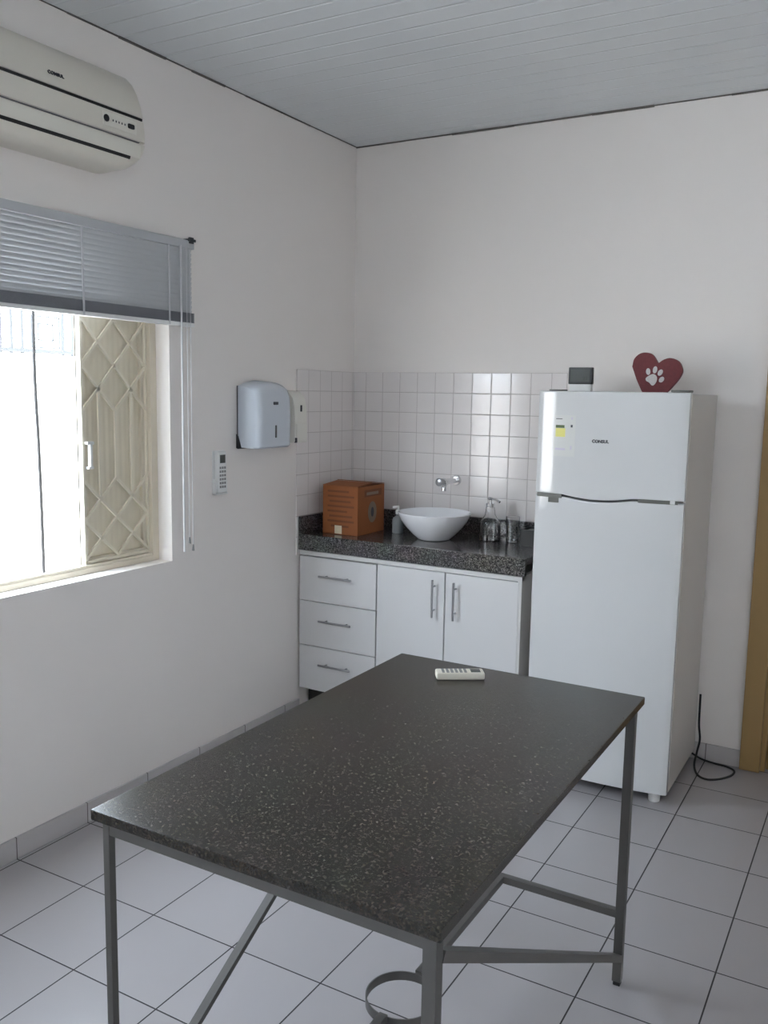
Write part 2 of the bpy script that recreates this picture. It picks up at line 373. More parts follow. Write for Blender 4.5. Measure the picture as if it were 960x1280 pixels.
# window: iron frame, two sheet-iron leaves with a diamond grille, open in the middle
FX = -0.10
wf = MB()
for y0, y1 in ((WY0, WY0 + .034), (WY1 - .034, WY1)): wf.box(FX - .03, FX + .03, y0, y1, WZ0, WZ1, .002)
wf.box(FX - .03, FX + .03, WY0 + .03, WY1 - .03, WZ0, WZ0 + .022, .002); wf.box(FX - .03, FX + .03, WY0 + .03, WY1 - .03, WZ1 - .03, WZ1, .002)
wf.box(FX + .012, FX + .026, WY0 + .03, WY1 - .03, WZ0 + .02, WZ0 + .032)
win = wf.build('window_1', M['frame'], None, 30); struct(win, 'beige iron window with two sheet shutters and an open middle')
def leaf(yf, yw):
    """yf = free edge, yw = edge next to the jamb"""
    s = 1 if yw > yf else -1; W = abs(yw - yf)
    z0, z1 = WZ0 + .024, WZ1 - .034
    Y = lambda u: yf + s * W * u
    b = MB(); n = 48; xs0 = FX - .012
    prof = []
    for k in range(n + 1):                             # sheet with shallow vertical folds
        u = k / n; d = .0012 if (k % 4) in (1, 2) else 0.0
        prof.append((xs0 + d, Y(u)))
    back = [(x - .006, y) for x, y in prof[::-1]]
    b.prism(prof + back, 'z', z0, z1)
    sh = b.build('shutter', M['shut'], win, 20)
    f = MB()
    for u0, u1 in ((0, .06), (.94, 1)): f.box(FX - .02, FX + .004, min(Y(u0), Y(u1)), max(Y(u0), Y(u1)), z0, z1, .002)
    f.box(FX - .02, FX + .004, min(Y(.05), Y(.95)), max(Y(.05), Y(.95)), z0, z0 + .03, .002); f.box(FX - .02, FX + .004, min(Y(.05), Y(.95)), max(Y(.05), Y(.95)), z1 - .03, z1, .002)
    f.build('shutter_frame', M['frame'], sh)
    g = MB(); xg = FX + .010
    def seg(u0, za, u1, zb): g.bar((xg, Y(u0), za), (xg, Y(u1), zb), .010, .008, up=(1, 0, 0))
    def lattice(zt, dz, rows):
        for r in range(rows):
            for c in range(4):
                a, bb = c * .25, (c + 1) * .25
                if (r + c) % 2 == 0: seg(a, zt - r * dz, bb, zt - (r + 1) * dz)
                else: seg(a, zt - (r + 1) * dz, bb, zt - r * dz)
    lattice(2.014, .0856, 5)
    # upper tips to verticals
    zb = 2.014 - 5 * .0856
    seg(.25, zb, .5, zb - .0856 * .95); seg(.75, zb, .5, zb - .0856 * .95); seg(.75, zb, 1, zb - .0856 * .95); seg(.25, zb, 0, zb - .0856 * .95)
    zl = 1.25
    seg(.25, zb, .25, zl - .076); seg(.5, zb - .0813, .5, zl); seg(.75, zb, .75, zl - .076)
    seg(.5, zl, .25, zl - .076); seg(.5, zl, .75, zl - .076); seg(1, zl, .75, zl - .076); seg(0, zl, .25, zl - .076)
    def lat2(zt, dz, rows):
        for r in range(rows):
            for c in range(4):
                a, bb = c * .25, (c + 1) * .25
                if (r + c) % 2 == 1: seg(a, zt - r * dz, bb, zt - (r + 1) * dz)
                else: seg(a, zt - (r + 1) * dz, bb, zt - r * dz)
    lat2(zl - .076, .0735, 3)
    g.bar((xg, Y(0.0), z0), (xg, Y(0.0), z1), .010, .010, up=(1, 0, 0)); g.bar((xg, Y(1.0), z0), (xg, Y(1.0), z1), .010, .010, up=(1, 0, 0))
    g.bar((xg, Y(0), z0 + .016), (xg, Y(1), z0 + .016), .010, .010, up=(1, 0, 0))
    g.build('grille', M['grille'], sh, 30)
    MB().box(FX - .004, FX + .003, min(Y(1.004), Y(1.022)), max(Y(1.004), Y(1.022)), z0, z1).build('edge_gap_dark', M['gap'], sh, 0)  # dark strip painted in for the shaded gap between leaf and frame
    h = MB(); yh = Y(.07); h.box(FX + .012, FX + .03, yh - .012, yh + .012, 1.292, 1.302, .002); h.box(FX + .012, FX + .03, yh - .016, yh + .016, 1.382, 1.393, .002)
    h.box(FX + .016, FX + .032, yh - .006, yh + .006, 1.30, 1.385, .003)
    h.build('handle', M['whitep'], sh)
leaf(-1.722, -1.403); leaf(-2.520, -2.839)

# frame of the high window added out of view for fill light
b = MB()
for y in (HY0, (HY0 + HY1) / 2 - .02, HY1 - .04): b.box(-.11, -.06, y, y + .04, HZ0, HZ1, .003)
b.box(-.11, -.06, HY0, HY1, HZ0, HZ0 + .04, .003); b.box(-.11, -.06, HY0, HY1, HZ1 - .04, HZ1, .003)
struct(b.build('added_fill_window', M['frame']), 'unseen high strip window added in the left wall for fill light')

# outside: paving, boundary wall, railing on top, hanging cable
struct(MB().box(-1.45, -0.151, YR - 4, 3.5, -0.08, 0.0).build('floor_outside', M['concrete'], None, 0), 'concrete passage outside the window')
struct(MB().box(-3, XR + 3, YR - 4, YR - .151, -0.08, 0.0).build('floor_yard', M['concrete'], None, 0), 'concrete yard behind the house')
struct(MB().box(-1.35, -1.20, YR - 4, 3.5, 0.0, 1.745, .006).build('wall_outside', M['plaster_out'], None, 0), 'white plastered boundary wall outside the window')
rl = thing('railing', 'pale grey metal railing on top of the white wall outside the window', 'railing', (-1.275, -1.0, 1.745))
for zz in (1.765, 2.30): MB().bar((-1.275, -3.5, zz), (-1.275, 1.0, zz), .02, .02).build('rail', M['rail'], rl, 30)
b_y = -3.45
while b_y < 1.0:
    if not (-0.98 < b_y < -0.80): MB().bar((-1.275, b_y, 1.745), (-1.275, b_y, 2.30), .014, .014).build('baluster', M['rail'], rl, 30)
    b_y += .062
b = MB()
for a, q in ((0.085, .0), (0.045, .0)):
    for s in (-1, 1):
        b.bar((-1.275, -0.89 + s * a, 1.86 - a * .9), (-1.275, -0.89 + s * a, 1.86 + a * .9), .008, .008)
        b.bar((-1.275, -0.89 - a, 1.86 + s * a * .9), (-1.275, -0.89 + a, 1.86 + s * a * .9), .008, .008)
b.build('square_ornament', M['rail'], rl, 30)
cb = MB().tube(smooth_open([(-.30, -1.745, 2.5), (-.30, -1.748, 1.95), (-.30, -1.750, 1.60), (-.30, -1.742, 1.30), (-.30, -1.738, .70), (-.30, -1.737, .004)]), .0065, 8).build('hanging_cable', M['cable'])
tag(cb, 'thin dark cable hanging straight down outside the open window', 'cable')

# ------------------------------------------------------------------ fridge
FX0, FX1, FYE, FZ = 1.230, 1.811, -0.579, 1.607
fr = thing('refrigerator', 'tall white two door refrigerator beside the sink counter', 'fridge', ((FX0 + FX1) / 2, -0.3, 0))
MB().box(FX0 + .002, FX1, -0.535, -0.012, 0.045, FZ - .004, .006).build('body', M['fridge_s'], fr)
MB().box(FX0 + .012, FX1 - .010, -0.548, -0.534, 0.06, FZ - .012).build('gasket', M['gasket'], fr)
SAG = 0.029
def ydoor(s): return FYE - SAG * (1 - (2 * s - 1) ** 2)
def bow(s):                                            # dip of the joint between the doors
    if s < .2: t = 0
    elif s > .68: t = 0
    else: t = math.sin((s - .2) / .48 * PI) ** 1.0
    return t
def fdoor(name, zb, zt):
    b = bmesh.new(); n = 40; secs = []
    for k in range(n + 1):
        s = k / n; x = FX0 + (FX1 - FX0) * s; y = ydoor(s); e = .007
        if k == 0 or k == n: y += .004
        a, c = zb(s), zt(s)
        secs.append([b.verts.new(p) for p in ((x, -0.547, a), (x, y + e, a), (x, y + .002, a + .002), (x, y, a + e), (x, y, c - e), (x, y + .002, c - .002), (x, y + e, c), (x, -0.547, c))])
    for A, B in zip(secs, secs[1:]):
        for k in range(8): b.faces.new((A[k], B[k], B[(k + 1) % 8], A[(k + 1) % 8]))
    b.faces.new(secs[0]); b.faces.new(secs[-1][::-1]); bmesh.ops.recalc_face_normals(b, faces=b.faces)
    return MB()._add(b).build(name, M['fridge'], fr, 40)
JZ = 1.196
zj = lambda s: JZ + .004 * s - .013 * bow(s)
d2 = fdoor('freezer_door', lambda s: zj(s) + .003, lambda s: FZ)
d1 = fdoor('fridge_door', lambda s: 0.048, lambda s: zj(s) - .0035)
# finger grips in the joint
def grip(s0, s1, z0, z1, parent, m):
    b = MB(); n = 10
    A = [(FX0 + (FX1 - FX0) * (s0 + (s1 - s0) * k / n), ydoor(s0 + (s1 - s0) * k / n) - .002) for k in range(n + 1)]
    B = [(x, y + .03) for x, y in A[::-1]]
    b.prism(A + B, 'z', z0, z1); return b.build('door_grip', m, parent, 30)
grip(.015, .20, JZ - .010, JZ + .006, d2, M['handle_g'])
grip(.72, .965, JZ - .005, JZ + .009, d2, M['handle_g'])
hb = MB().box(FX0 + .06, FX0 + .105, ydoor(.14) - .004, ydoor(.14) + .01, JZ - .030, JZ - .008, .003).build('grip_end', M['handle_g'], d1)
MB().box(FX1 - .048, FX1 - .03, ydoor(.95) - .006, ydoor(.95) + .012, JZ - .004, JZ + .010, .002).build('hinge_cap', M['whitep'], d1)
MB().box(FX1 - .075, FX1 - .005, -0.56, -0.50, FZ + .0005, FZ + .009, .003).build('hinge_cover', M['handle_g'], fr)
MB().box(FX0 + .03, FX0 + .09, -0.55, -0.50, FZ + .0005, FZ + .006, .002).build('hinge_cover', M['handle_g'], fr)
MB().box(FX0 + .02, FX1 - .02, -0.50, -0.03, 0.012, 0.046).build('base_tray', M['gasket'], fr)
for x in (FX0 + .06, FX1 - .055):
    MB().cyl((x, -.525, 0), (x, -.525, .046), .022, .024).build('foot', M['whitep'], fr)
    MB().cyl((x, -.07, 0), (x, -.07, .046), .02).build('foot', M['whitep'], fr)
tx = lambda x: (x - FX0) / (FX1 - FX0)
def onface(x, z): return (x, ydoor(tx(x)) - .0006, z)
def patch(name, x0, x1, z0, z1, m, parent, off):
    n = 6; b = MB()
    A = [(x0 + (x1 - x0) * k / n, ydoor(tx(x0 + (x1 - x0) * k / n)) - off) for k in range(n + 1)]
    b.prism(A + [(x, y + .0004) for x, y in A[::-1]], 'z', z0, z1); return b.build(name, m, parent, 30)
text('brand_lettering', 'CONSUL', M['ink'], d2, .0165, axes_m((1.494, ydoor(tx(1.494)) - .0008, 1.416), (1, 0.0, 0), (0, 0, 1)), bold=.0007)
st = patch('energy_label', 1.300, 1.392, 1.352, 1.513, M['label'], d2, .0006); st['label'] = 'energy sticker with a yellow block'
patch('yellow_block', 1.309, 1.350, 1.428, 1.462, M['yellow'], st, .0010)
patch('green_strip', 1.309, 1.346, 1.463, 1.474, M['green'], st, .0010)
patch('printed_line', 1.309, 1.336, 1.497, 1.4995, M['ink'], st, .0010)
patch('lilac_block', 1.309, 1.352, 1.376, 1.384, M['lilac'], st, .0010)
patch('printed_mark', 1.372, 1.380, 1.466, 1.476, M['ink'], st, .0010)
patch('printed_mark', 1.373, 1.379, 1.380, 1.394, M['lilac'], st, .0010)
patch('printed_mark', 1.373, 1.379, 1.496, 1.506, M['lilac'], st, .0010)
MB().tube(smooth_open([(1.822, -.020, .30), (1.824, -.022, .168), (1.833, -.03, .10), (1.829, -.06, .05), (1.832, -.12, .012), (1.862, -.20, .006), (1.905, -.225, .006), (1.950, -.192, .006), (1.985, -.13, .006), (1.988, -.075, .006), (1.955, -.045, .006), (1.90, -.035, .006), (1.845, -.030, .012), (1.80, -.028, .03)]), .0045, 8).build('power_cord', M['rubber'], fr)

# thermometer clock and heart on top of the fridge
ck = thing('digital_thermometer', 'small black and white digital thermometer standing on the fridge', 'thermometer', (1.322, -.33, FZ - .004))
TZ = FZ - .004
MB().box(1.276, 1.370, -.350, -.330, TZ + .001, TZ + .036, .003).build('stand', M['whitep'], ck)
MB().box(1.272, 1.373, -.356, -.330, TZ + .034, TZ + .103, .004).build('case', M['black'], ck)
sn = MB().box(1.282, 1.363, -.3572, -.3558, TZ + .044, TZ + .095).build('screen', M['lcd'], ck)
b = MB()
for x in (1.334, 1.345):
    b.box(x, x + .007, -.3578, -.3571, TZ + .052, TZ + .0535); b.box(x, x + .007, -.3578, -.3571, TZ + .058, TZ + .0595); b.box(x, x + .007, -.3578, -.3571, TZ + .064, TZ + .0655); b.box(x + .0055, x + .007, -.3578, -.3571, TZ + .052, TZ + .065)
b.build('digits', M['lcd_seg'], sn)

ht = thing('heart_ornament', 'red heart ornament with a pale paw print standing on the fridge', 'ornament', (1.61, -.25, TZ))
hp = [(1.51, 1.712), (1.516, 1.742), (1.536, 1.763), (1.562, 1.769), (1.590, 1.760), (1.6135, 1.727), (1.617, 1.727), (1.638, 1.741), (1.665, 1.746), (1.697, 1.731), (1.712, 1.697), (1.705, 1.672), (1.690, 1.648)]
hs = smooth_open([(x, 0, z) for x, z in hp[:6]], 6) + smooth_open([(x, 0, z) for x, z in hp[6:]], 6)
poly = [(v.x, v.z) for v in hs] + [(1.660, TZ + .010), (1.650, TZ + .002), (1.560, TZ + .002), (1.553, TZ + .010), (1.530, 1.660)]
MB().prism(poly, 'y', -.262, -.240, .002).build('heart', M['red'], ht)
pw = MB()
def pad(cx, cz, rx, rz, rot=0):
    pts = []
    for k in range(20):
        a = 2 * PI * k / 20; x, z = rx * math.cos(a), rz * math.sin(a)
        pts.append((cx + x * math.cos(rot) - z * math.sin(rot), cz + x * math.sin(rot) + z * math.cos(rot)))
    pw.prism(pts, 'y', -.2655, -.2615)
for c in ((1.577, 1.692, .0085, .0135, .1), (1.604, 1.699, .0085, .0145, -.15), (1.6255, 1.688, .009, .0135, -.5), (1.632, 1.660, .009, .0125, -.6)): pad(*c)
main = smooth_closed([(1.569, 0, 1.665), (1.585, 0, 1.678), (1.600, 0, 1.682), (1.612, 0, 1.672), (1.613, 0, 1.656), (1.605, 0, 1.640), (1.595, 0, 1.636), (1.583, 0, 1.648), (1.572, 0, 1.654)], 4)
pw.prism([(v.x, v.z) for v in main], 'y', -.2655, -.2615)
pw.build('paw_print', M['paw'], ht)

# ------------------------------------------------------------------ sink cabinet, counter
CY = -0.50
cabn = thing('sink_cabinet', 'white sink cabinet with three drawers and two doors under the granite counter', 'cabinet', (.585, -.25, 0))
b = MB(); X0, X1 = .012, 1.156
b.box(X0, X0 + .016, -.478, -.008, .135, .826); b.box(X1 - .018, X1, -.498, -.008, .135, .826); b.box(X0, X1, -.478, -.012, .135, .153)
b.box(X0, X1, -.496, -.46, .806, .826); b.box(X0, X1, -.020, -.008, .135, .826); b.box(.44, .456, -.478, -.012, .135, .826); b.box(.79, .806, -.478, -.3, .135, .826)
b.build('carcass', M['lam2'], cabn, 0)
MB().box(X0 + .01, X1 - .02, -.43, -.02, 0.0, .136).build('shadow_plinth', M['gap'], cabn, 0)  # near-black block stands in for the shadow under the cabinet
def bar_handle(p0, p1, parent):
    """bar pull on two posts, axis p0-p1, stands off toward -y"""
    b = MB(); p0, p1 = Vector(p0), Vector(p1); d = p1 - p0
    b.cyl(p0, p1, .0052, n=14)
    for t in (.18, .82):
        q = p0 + d * t; b.cyl(q, q + Vector((0, CY - q.y, 0)), .004, n=12)
    return b.build('handle', M['brush'], parent)
for z0, z1, hz in ((.584, .800, .714), (.362, .580, .495), (.140, .358, .277)):
    d = MB().box(.014, .444, CY, -.480, z0, z1, .0015).build('drawer', M['lam'], cabn)
    bar_handle((.142, -.527, hz), (.321, -.527, hz), d)
for x0, x1, hx in ((.451, .7945, .748), (.8015, 1.143, .852)):
    d = MB().box(x0, x1, CY, -.480, .140, .803, .0015).build('cabinet_door', M['lam'], cabn)
    bar_handle((hx, -.527, .600), (hx, -.527, .770), d)

ct = thing('countertop', 'dark speckled granite sink counter with upstand between the wall and the fridge', 'countertop', (.585, -.25, .828))
b = MB(); b.box(.006, 1.168, -.502, -.006, .876, .906, .0015); b.build('slab', M['granite2'], ct)
MB().box(.006, 1.168, -.502, -.480, .829, .8765, .001).build('apron', M['granite2'], ct)
MB().box(.022, 1.168, -.024, -.0065, .9055, .992, .0015).build('back_upstand', M['granite2'], ct)
MB().box(.0065, .022, -.502, -.0065, .9055, .990, .0015).build('side_upstand', M['granite2'], ct)

BZ = .906
bw = thing('vessel_sink', 'round white porcelain vessel sink standing on the granite counter', 'sink', (.618, -.262, BZ))
prof = [(0, .0), (.070, .0), (.078, .004), (.105, .028), (.135, .060), (.158, .092), (.172, .122), (.1735, .126), (.171, .129), (.167, .127), (.153, .095), (.130, .064), (.098, .034), (.06, .020), (.024, .016), (0, .016)]
MB().lathe((.618, -.262, BZ + .0005), prof, 64).build('bowl', M['porc'], bw, 60)
MB().lathe((.618, -.262, BZ + .0172), [(0, 0), (.022, 0), (.024, .002), (.018, .0035), (0, .003)], 32).build('drain', M['chrome'], bw)

tp = thing('wall_tap', 'chrome tap on the tiled wall above the white sink', 'tap', (.607, -.006, 1.166))
MB().cyl((.607, -.0065, 1.166), (.607, -.018, 1.166), .026, .022, 28).build('wall_flange', M['chrome'], tp)
b = MB(); b.cyl((.607, -.017, 1.166), (.607, -.15, 1.168), .0135, .0155, 24); b.sph((.607, -.15, 1.168), .019)
b.tube(smooth_open([(.607, -.118, 1.166), (.607, -.135, 1.152), (.607, -.142, 1.138), (.607, -.143, 1.124)]), .0115, 16); b.build('spout', M['chrome'], tp)
kb = MB(); kb.cyl((.607, -.165, 1.169), (.607, -.198, 1.171), .016, .020, 24); kb.sph((.607, -.198, 1.171), .020, 1, .35, 1); kb.build('knob', M['brush'], tp)

bx = thing('cardboard_box', 'orange cardboard box in the corner of the granite counter', 'box', (.187, -.285, BZ))
x0, x1, y0, y1, z1 = .086, .285, -.410, -.158, 1.140
cb_ = MB().box(x0, x1, y0, y1, BZ + .0005, z1, .002).build('carton', M['card'], bx)
b = MB(); b.prism([(y0, z1 + .001), (y0 + .124, z1 + .012), (y0 + .124, z1 + .015), (y0, z1 + .004)], 'x', x0, x1); b.build('flap', M['card'], bx, 20)
b = MB(); b.prism([(y1, z1 + .001), (y1 - .124, z1 + .016), (y1 - .124, z1 + .019), (y1, z1 + .004)], 'x', x0, x1); b.build('flap', M['card'], bx, 20)
b = MB()
for k, (l, q) in enumerate(((.12, .0), (.15, .0), (.13, .01), (.15, .0), (.11, .0), (.14, .01), (.15, 0), (.12, .02))): b.box(x0 + .028 + q, x0 + .028 + l, y0 - .0006, y0 + .001, z1 - .030 - k * .024, z1 - .020 - k * .024)
b.build('printed_panel', M['card_d'], cb_, 0)
sl = MB().box(x0 + .070, x0 + .110, y0 - .0012, y0 + .001, BZ + .004, BZ + .044).build('paper_label', M['paper'], cb_, 0)
MB().box(x1 - .001, x1 + .0007, y0 + .060, y1 - .030, z1 - .052, z1 - .018).build('printed_band', M['card_d'], cb_, 0)
MB().box(x1 - .001, x1 + .0011, y0 + .080, y1 - .060, z1 - .044, z1 - .030).build('printed_band', M['card_l'], cb_, 0)
b = MB(); cyy, czz = (y0 + y1) / 2 + .01, BZ + .105
ring = [(cyy + .040 * math.cos(2 * PI * k / 24), czz + .052 * math.sin(2 * PI * k / 24)) for k in range(24)]
b.prism(ring, 'x', x1 - .001, x1 + .0008); b.build('oval_print', M['card_l'], cb_, 0)
b = MB(); b.prism([(cyy + .014 * math.cos(2 * PI * k / 20), czz + .024 * math.sin(2 * PI * k / 20)) for k in range(20)], 'x', x1 - .0005, x1 + .0013); b.build('oval_print', M['ink'], cb_, 0)

# small bottle between box and sink
sb = thing('small_bottle', 'small clear bottle with a pale cap between the orange box and the sink', 'bottle', (.385, -.195, BZ))
MB().lathe((.385, -.195, BZ + .0005), [(0, 0), (.026, 0), (.028, .004), (.028, .060), (.024, .074), (.011, .084), (.011, .094), (0, .094)], 28).build('bottle', M['soap'], sb)
b = MB(); b.lathe((.385, -.195, BZ + .0945), [(0, 0), (.012, 0), (.012, .016), (.006, .02), (.006, .04), (0, .04)], 20); b.bar((.385, -.195, BZ + .131), (.368, -.222, BZ + .129), .008, .008); b.build('cap', M['whitep'], sb)
# clear glassware beside the sink
gj = thing('pump_bottle', 'clear glass pump bottle with shiny nozzle on the counter right of the sink', 'bottle', (.848, -.135, BZ))
MB().lathe((.848, -.135, BZ + .0005), [(0, 0), (.046, 0), (.050, .004), (.050, .075), (.044, .092), (.026, .120), (.021, .150), (.021, .160), (.018, .160), (.018, .150), (.022, .121), (.040, .091), (.046, .074), (.046, .006), (0, .006)], 36).build('bottle', M['glass'], gj)
b = MB(); b.cyl((.848, -.135, BZ + .158), (.848, -.135, BZ + .176), .021, n=24); b.cyl((.848, -.135, BZ + .175), (.848, -.135, BZ + .196), .007, n=14); b.sph((.848, -.135, BZ + .198), .012, 1.2, 1.2, .7); b.tube([(.848, -.135, BZ + .198), (.885, -.155, BZ + .197), (.905, -.162, BZ + .188)], .0055); b.build('pump', M['chrome'], gj)
gg = MB().lathe((.955, -.115, BZ + .0005), [(0, 0), (.026, 0), (.028, .003), (.033, .118), (.0315, .119), (.030, .117), (.0255, .008), (0, .008)], 36).build('drinking_glass', M['glass'])
tag(gg, 'empty clear drinking glass between the pump bottle and the small black box', 'glass')
bb = thing('sponge_holder', 'small black box on the counter against the fridge', 'box', (1.075, -.13, BZ))
b = MB(); b.box(1.02, 1.135, -.19, -.07, BZ + .0005, BZ + .008); b.box(1.02, 1.135, -.19, -.184, BZ + .007, BZ + .075, .002); b.box(1.02, 1.135, -.076, -.07, BZ + .007, BZ + .075, .002); b.box(1.02, 1.026, -.19, -.07, BZ + .007, BZ + .075, .002); b.box(1.129, 1.135, -.19, -.07, BZ + .007, BZ + .075, .002)
b.build('tray', M['black'], bb); MB().box(1.03, 1.125, -.18, -.08, BZ + .0085, BZ + .068, .008).build('sponge', M['black'], bb)

# ------------------------------------------------------------------ things on the left wall
ac = thing('air_conditioner', 'aged white split air conditioner on the wall above the window', 'air conditioner', (0, -2.03, 2.324))
AY0, AY1 = -2.43, -1.628
prof = [(0.0, 2.655), (.045, 2.656), (.075, 2.647), (.102, 2.622), (.124, 2.585), (.140, 2.543), (.149, 2.506), (.138, 2.504), (.138, 2.496), (.151, 2.494), (.156, 2.46), (.156, 2.425), (.149, 2.422), (.149, 2.419), (.156, 2.416), (.155, 2.39), (.150, 2.362), (.141, 2.346), (.127, 2.335), (.105, 2.328), (0.0, 2.324)]
b = bmesh.new(); secs = []; ZB = 2.324; RR_ = .085
for y in [AY0 + .005, AY1 - RR_] + [AY1 - RR_ * (1 - math.sin(k / 8 * PI / 2)) for k in range(1, 9)]:
    t = max(0, (y - (AY1 - RR_)) / RR_); zb = ZB + .075 * (1 - math.sqrt(max(0, 1 - t * t)))
    q = max(0, t - .9) / .1 * .004                       # the end edge is slightly rounded
    secs.append([b.verts.new((max(0, x - q), y, zb + (z - ZB) * (2.416 - zb) / (2.416 - ZB) if z < 2.416 else z)) for x, z in prof])
n = len(prof)
for A, B in zip(secs, secs[1:]):
    for k in range(n): b.faces.new((A[k], A[(k + 1) % n], B[(k + 1) % n], B[k]))
b.faces.new(secs[0][::-1]); b.faces.new(secs[-1]); bmesh.ops.recalc_face_normals(b, faces=b.faces)
MB()._add(b).build('body', M['ac'], ac, 40)
MB().prism([(.1562, 2.413), (.1580, 2.411), (.1570, 2.390), (.1525, 2.369), (.149, 2.369), (.1525, 2.390)], 'y', AY0 + .02, AY1 - .024, .0006).build('louver', M['ac2'], ac)
MB().prism([(.1530, 2.3685), (.1505, 2.3600), (.1435, 2.356), (.143, 2.3685)], 'y', AY0 + .03, AY1 - .068).build('air_slot', M['gap'], ac)
MB().box(.1370, .1485, AY0 + .01, AY1 - .006, 2.4962, 2.5042).build('panel_gap', M['gap'], ac, 0)
MB().box(.1475, .1552, AY0 + .02, AY1 - .028, 2.4190, 2.4216).build('panel_gap', M['gasket'], ac, 0)
dp = MB().box(.1515, .1578, AY1 - .190, AY1 - .042, 2.440, 2.484, .002).build('display_panel', M['ac2'], ac)
b = MB(); b.cyl((.157, AY1 - .177, 2.463), (.1598, AY1 - .177, 2.463), .0115); b.build('receiver', M['black'], dp)
b = MB()
for k in range(5): b.box(.157, .1588, AY1 - .150 + k * .013, AY1 - .146 + k * .013, 2.459, 2.465)
b.build('indicator_lights', M['ink'], dp, 0)
MB().box(.157, .1598, AY1 - .083, AY1 - .055, 2.455, 2.470, .004).build('switch', M['black'], dp)
text('brand_lettering', 'CONSUL', M['ink'], ac, .0155, axes_m((.1395, -1.990, 2.5445), (0, 1, 0), (-.30, 0, 1)), ext=.003, bold=.0002)

bl = thing('venetian_blind', 'grey venetian blind half drawn up over the window', 'blind', (0, -2.0, 1.84))
BY0, BY1 = -2.98, -1.262
MB().box(.006, .044, BY0, BY1, 2.128, 2.160, .002).build('headrail', M['slat'], bl)
for k in range(14):
    z = 2.1205 - k * .0182; m_ = MB()
    pts = []
    for t in range(7):                                 # gently crowned slat, tilted almost shut
        s = t / 6 - .5; pts.append((.028 + s * .0065 + .0016 * (1 - 4 * s * s), z + s * .0230))
    pts2 = [(x - .0005, q) for x, q in pts[::-1]]
    m_.prism(pts + pts2, 'y', BY0 + .004, BY1 - .004); m_.build('slat', M['slat'], bl, 60)
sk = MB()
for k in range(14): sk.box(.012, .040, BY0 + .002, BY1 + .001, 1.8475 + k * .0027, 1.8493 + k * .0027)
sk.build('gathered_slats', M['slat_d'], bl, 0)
MB().box(.011, .041, BY0, BY1 + .002, 1.832, 1.847, .003).build('bottom_rail', M['whitep'], bl)
for y in (-2.82, -2.30, -1.815, -1.40):
    MB().box(.0405, .0420, y - .004, y + .004, 1.834, 2.13).build('ladder_tape', M['cordw'], bl, 0)
MB().cyl((.050, -1.345, 2.135), (.050, -1.345, 0.945), .0040, n=8).build('tilt_wand', M['cordw'], bl)
for y, ze in ((-1.312, 1.00), (-1.292, .968)):
    lc = MB().cyl((.048, y, 2.13), (.048, y, ze), .0014, n=6).build('lift_cord', M['cordw'], bl)
    MB().cyl((.048, y, ze), (.048, y, ze - .026), .003, .0055, n=10).build('tassel', M['btn'], lc)
b = MB(); b.box(.0, .050, BY1 - .035, BY1 + .004, 2.156, 2.166, .001); b.box(.040, .050, BY1 - .030, BY1 - .008, 2.148, 2.172, .002); b.build('bracket', M['dgrey'], bl)

pt = thing('paper_towel_dispenser', 'pale blue paper towel dispenser on the wall between window and tiles', 'dispenser', (0, -.835, 1.34))
PY0, PY1 = -.958, -.712
b = bmesh.new(); n = 20; secs = []
for k in range(n + 1):                                 # domed cover: rounded front, rounded shoulders, arched top
    s = k / n; y = PY0 + (PY1 - PY0) * s; e = min(s, 1 - s) * (PY1 - PY0)
    d = .118 - max(0, .022 - e) ** 2 / .022 * 0.9 + .006 * (1 - (2 * s - 1) ** 2); zt = 1.600 + .026 * (1 - (2 * s - 1) ** 2)
    secs.append([b.verts.new(p) for p in ((0.010, y, 1.344), (d - .010, y, 1.340), (d, y, 1.348), (d + .004, y, 1.46), (d - .002, y, zt - .045), (d - .012, y, zt - .015), (d - .034, y, zt), (0.010, y, zt + .006))])
for A, B in zip(secs, secs[1:]):
    for k in range(8): b.faces.new((A[k], B[k], B[(k + 1) % 8], A[(k + 1) % 8]))
b.faces.new(secs[0]); b.faces.new(secs[-1][::-1]); bmesh.ops.recalc_face_normals(b, faces=b.faces)
cv = MB()._add(b).build('cover', M['blue'], pt, 40)
MB().box(0.0, .0105, PY0 + .003, PY1 - .003, 1.336, 1.608, .002).build('back_plate', M['dgrey'], pt)
MB().prism([(.0, 1.339), (.028, 1.342), (.012, 1.392), (.0, 1.40)], 'y', PY0 - .0015, PY0 + .010).build('hinge_clip', M['black'], pt)
xf = .1295
MB().box(xf - .006, xf - .0015, -.858, -.826, 1.528, 1.541, .002).build('brand_badge', M['ink'], cv)
MB().box(xf - .004, xf + .0005, -.849, -.838, 1.385, 1.440, .003).build('level_window', M['dgrey'], cv)

sd = thing('soap_dispenser', 'ivory soap dispenser on the wall between towel dispenser and tiles', 'dispenser', (0, -.58, 1.35))
b = MB()
b.prism([(0, 1.352), (.078, 1.352), (.082, 1.36), (.082, 1.44), (.080, 1.51), (.070, 1.555), (.045, 1.585), (.0, 1.592)], 'y', -.638, -.540, .006); b.build('body', M['ivory'], sd)
MB().box(.080, .0838, -.595, -.583, 1.495, 1.525, .002).build('level_window', M['ink'], sd)
MB().box(.079, .088, -.630, -.548, 1.366, 1.440, .004).build('push_bar', M['ivory'], sd)
MB().box(.060, .0875, -.636, -.626, 1.353, 1.376, .002).build('nozzle', M['ink'], sd)

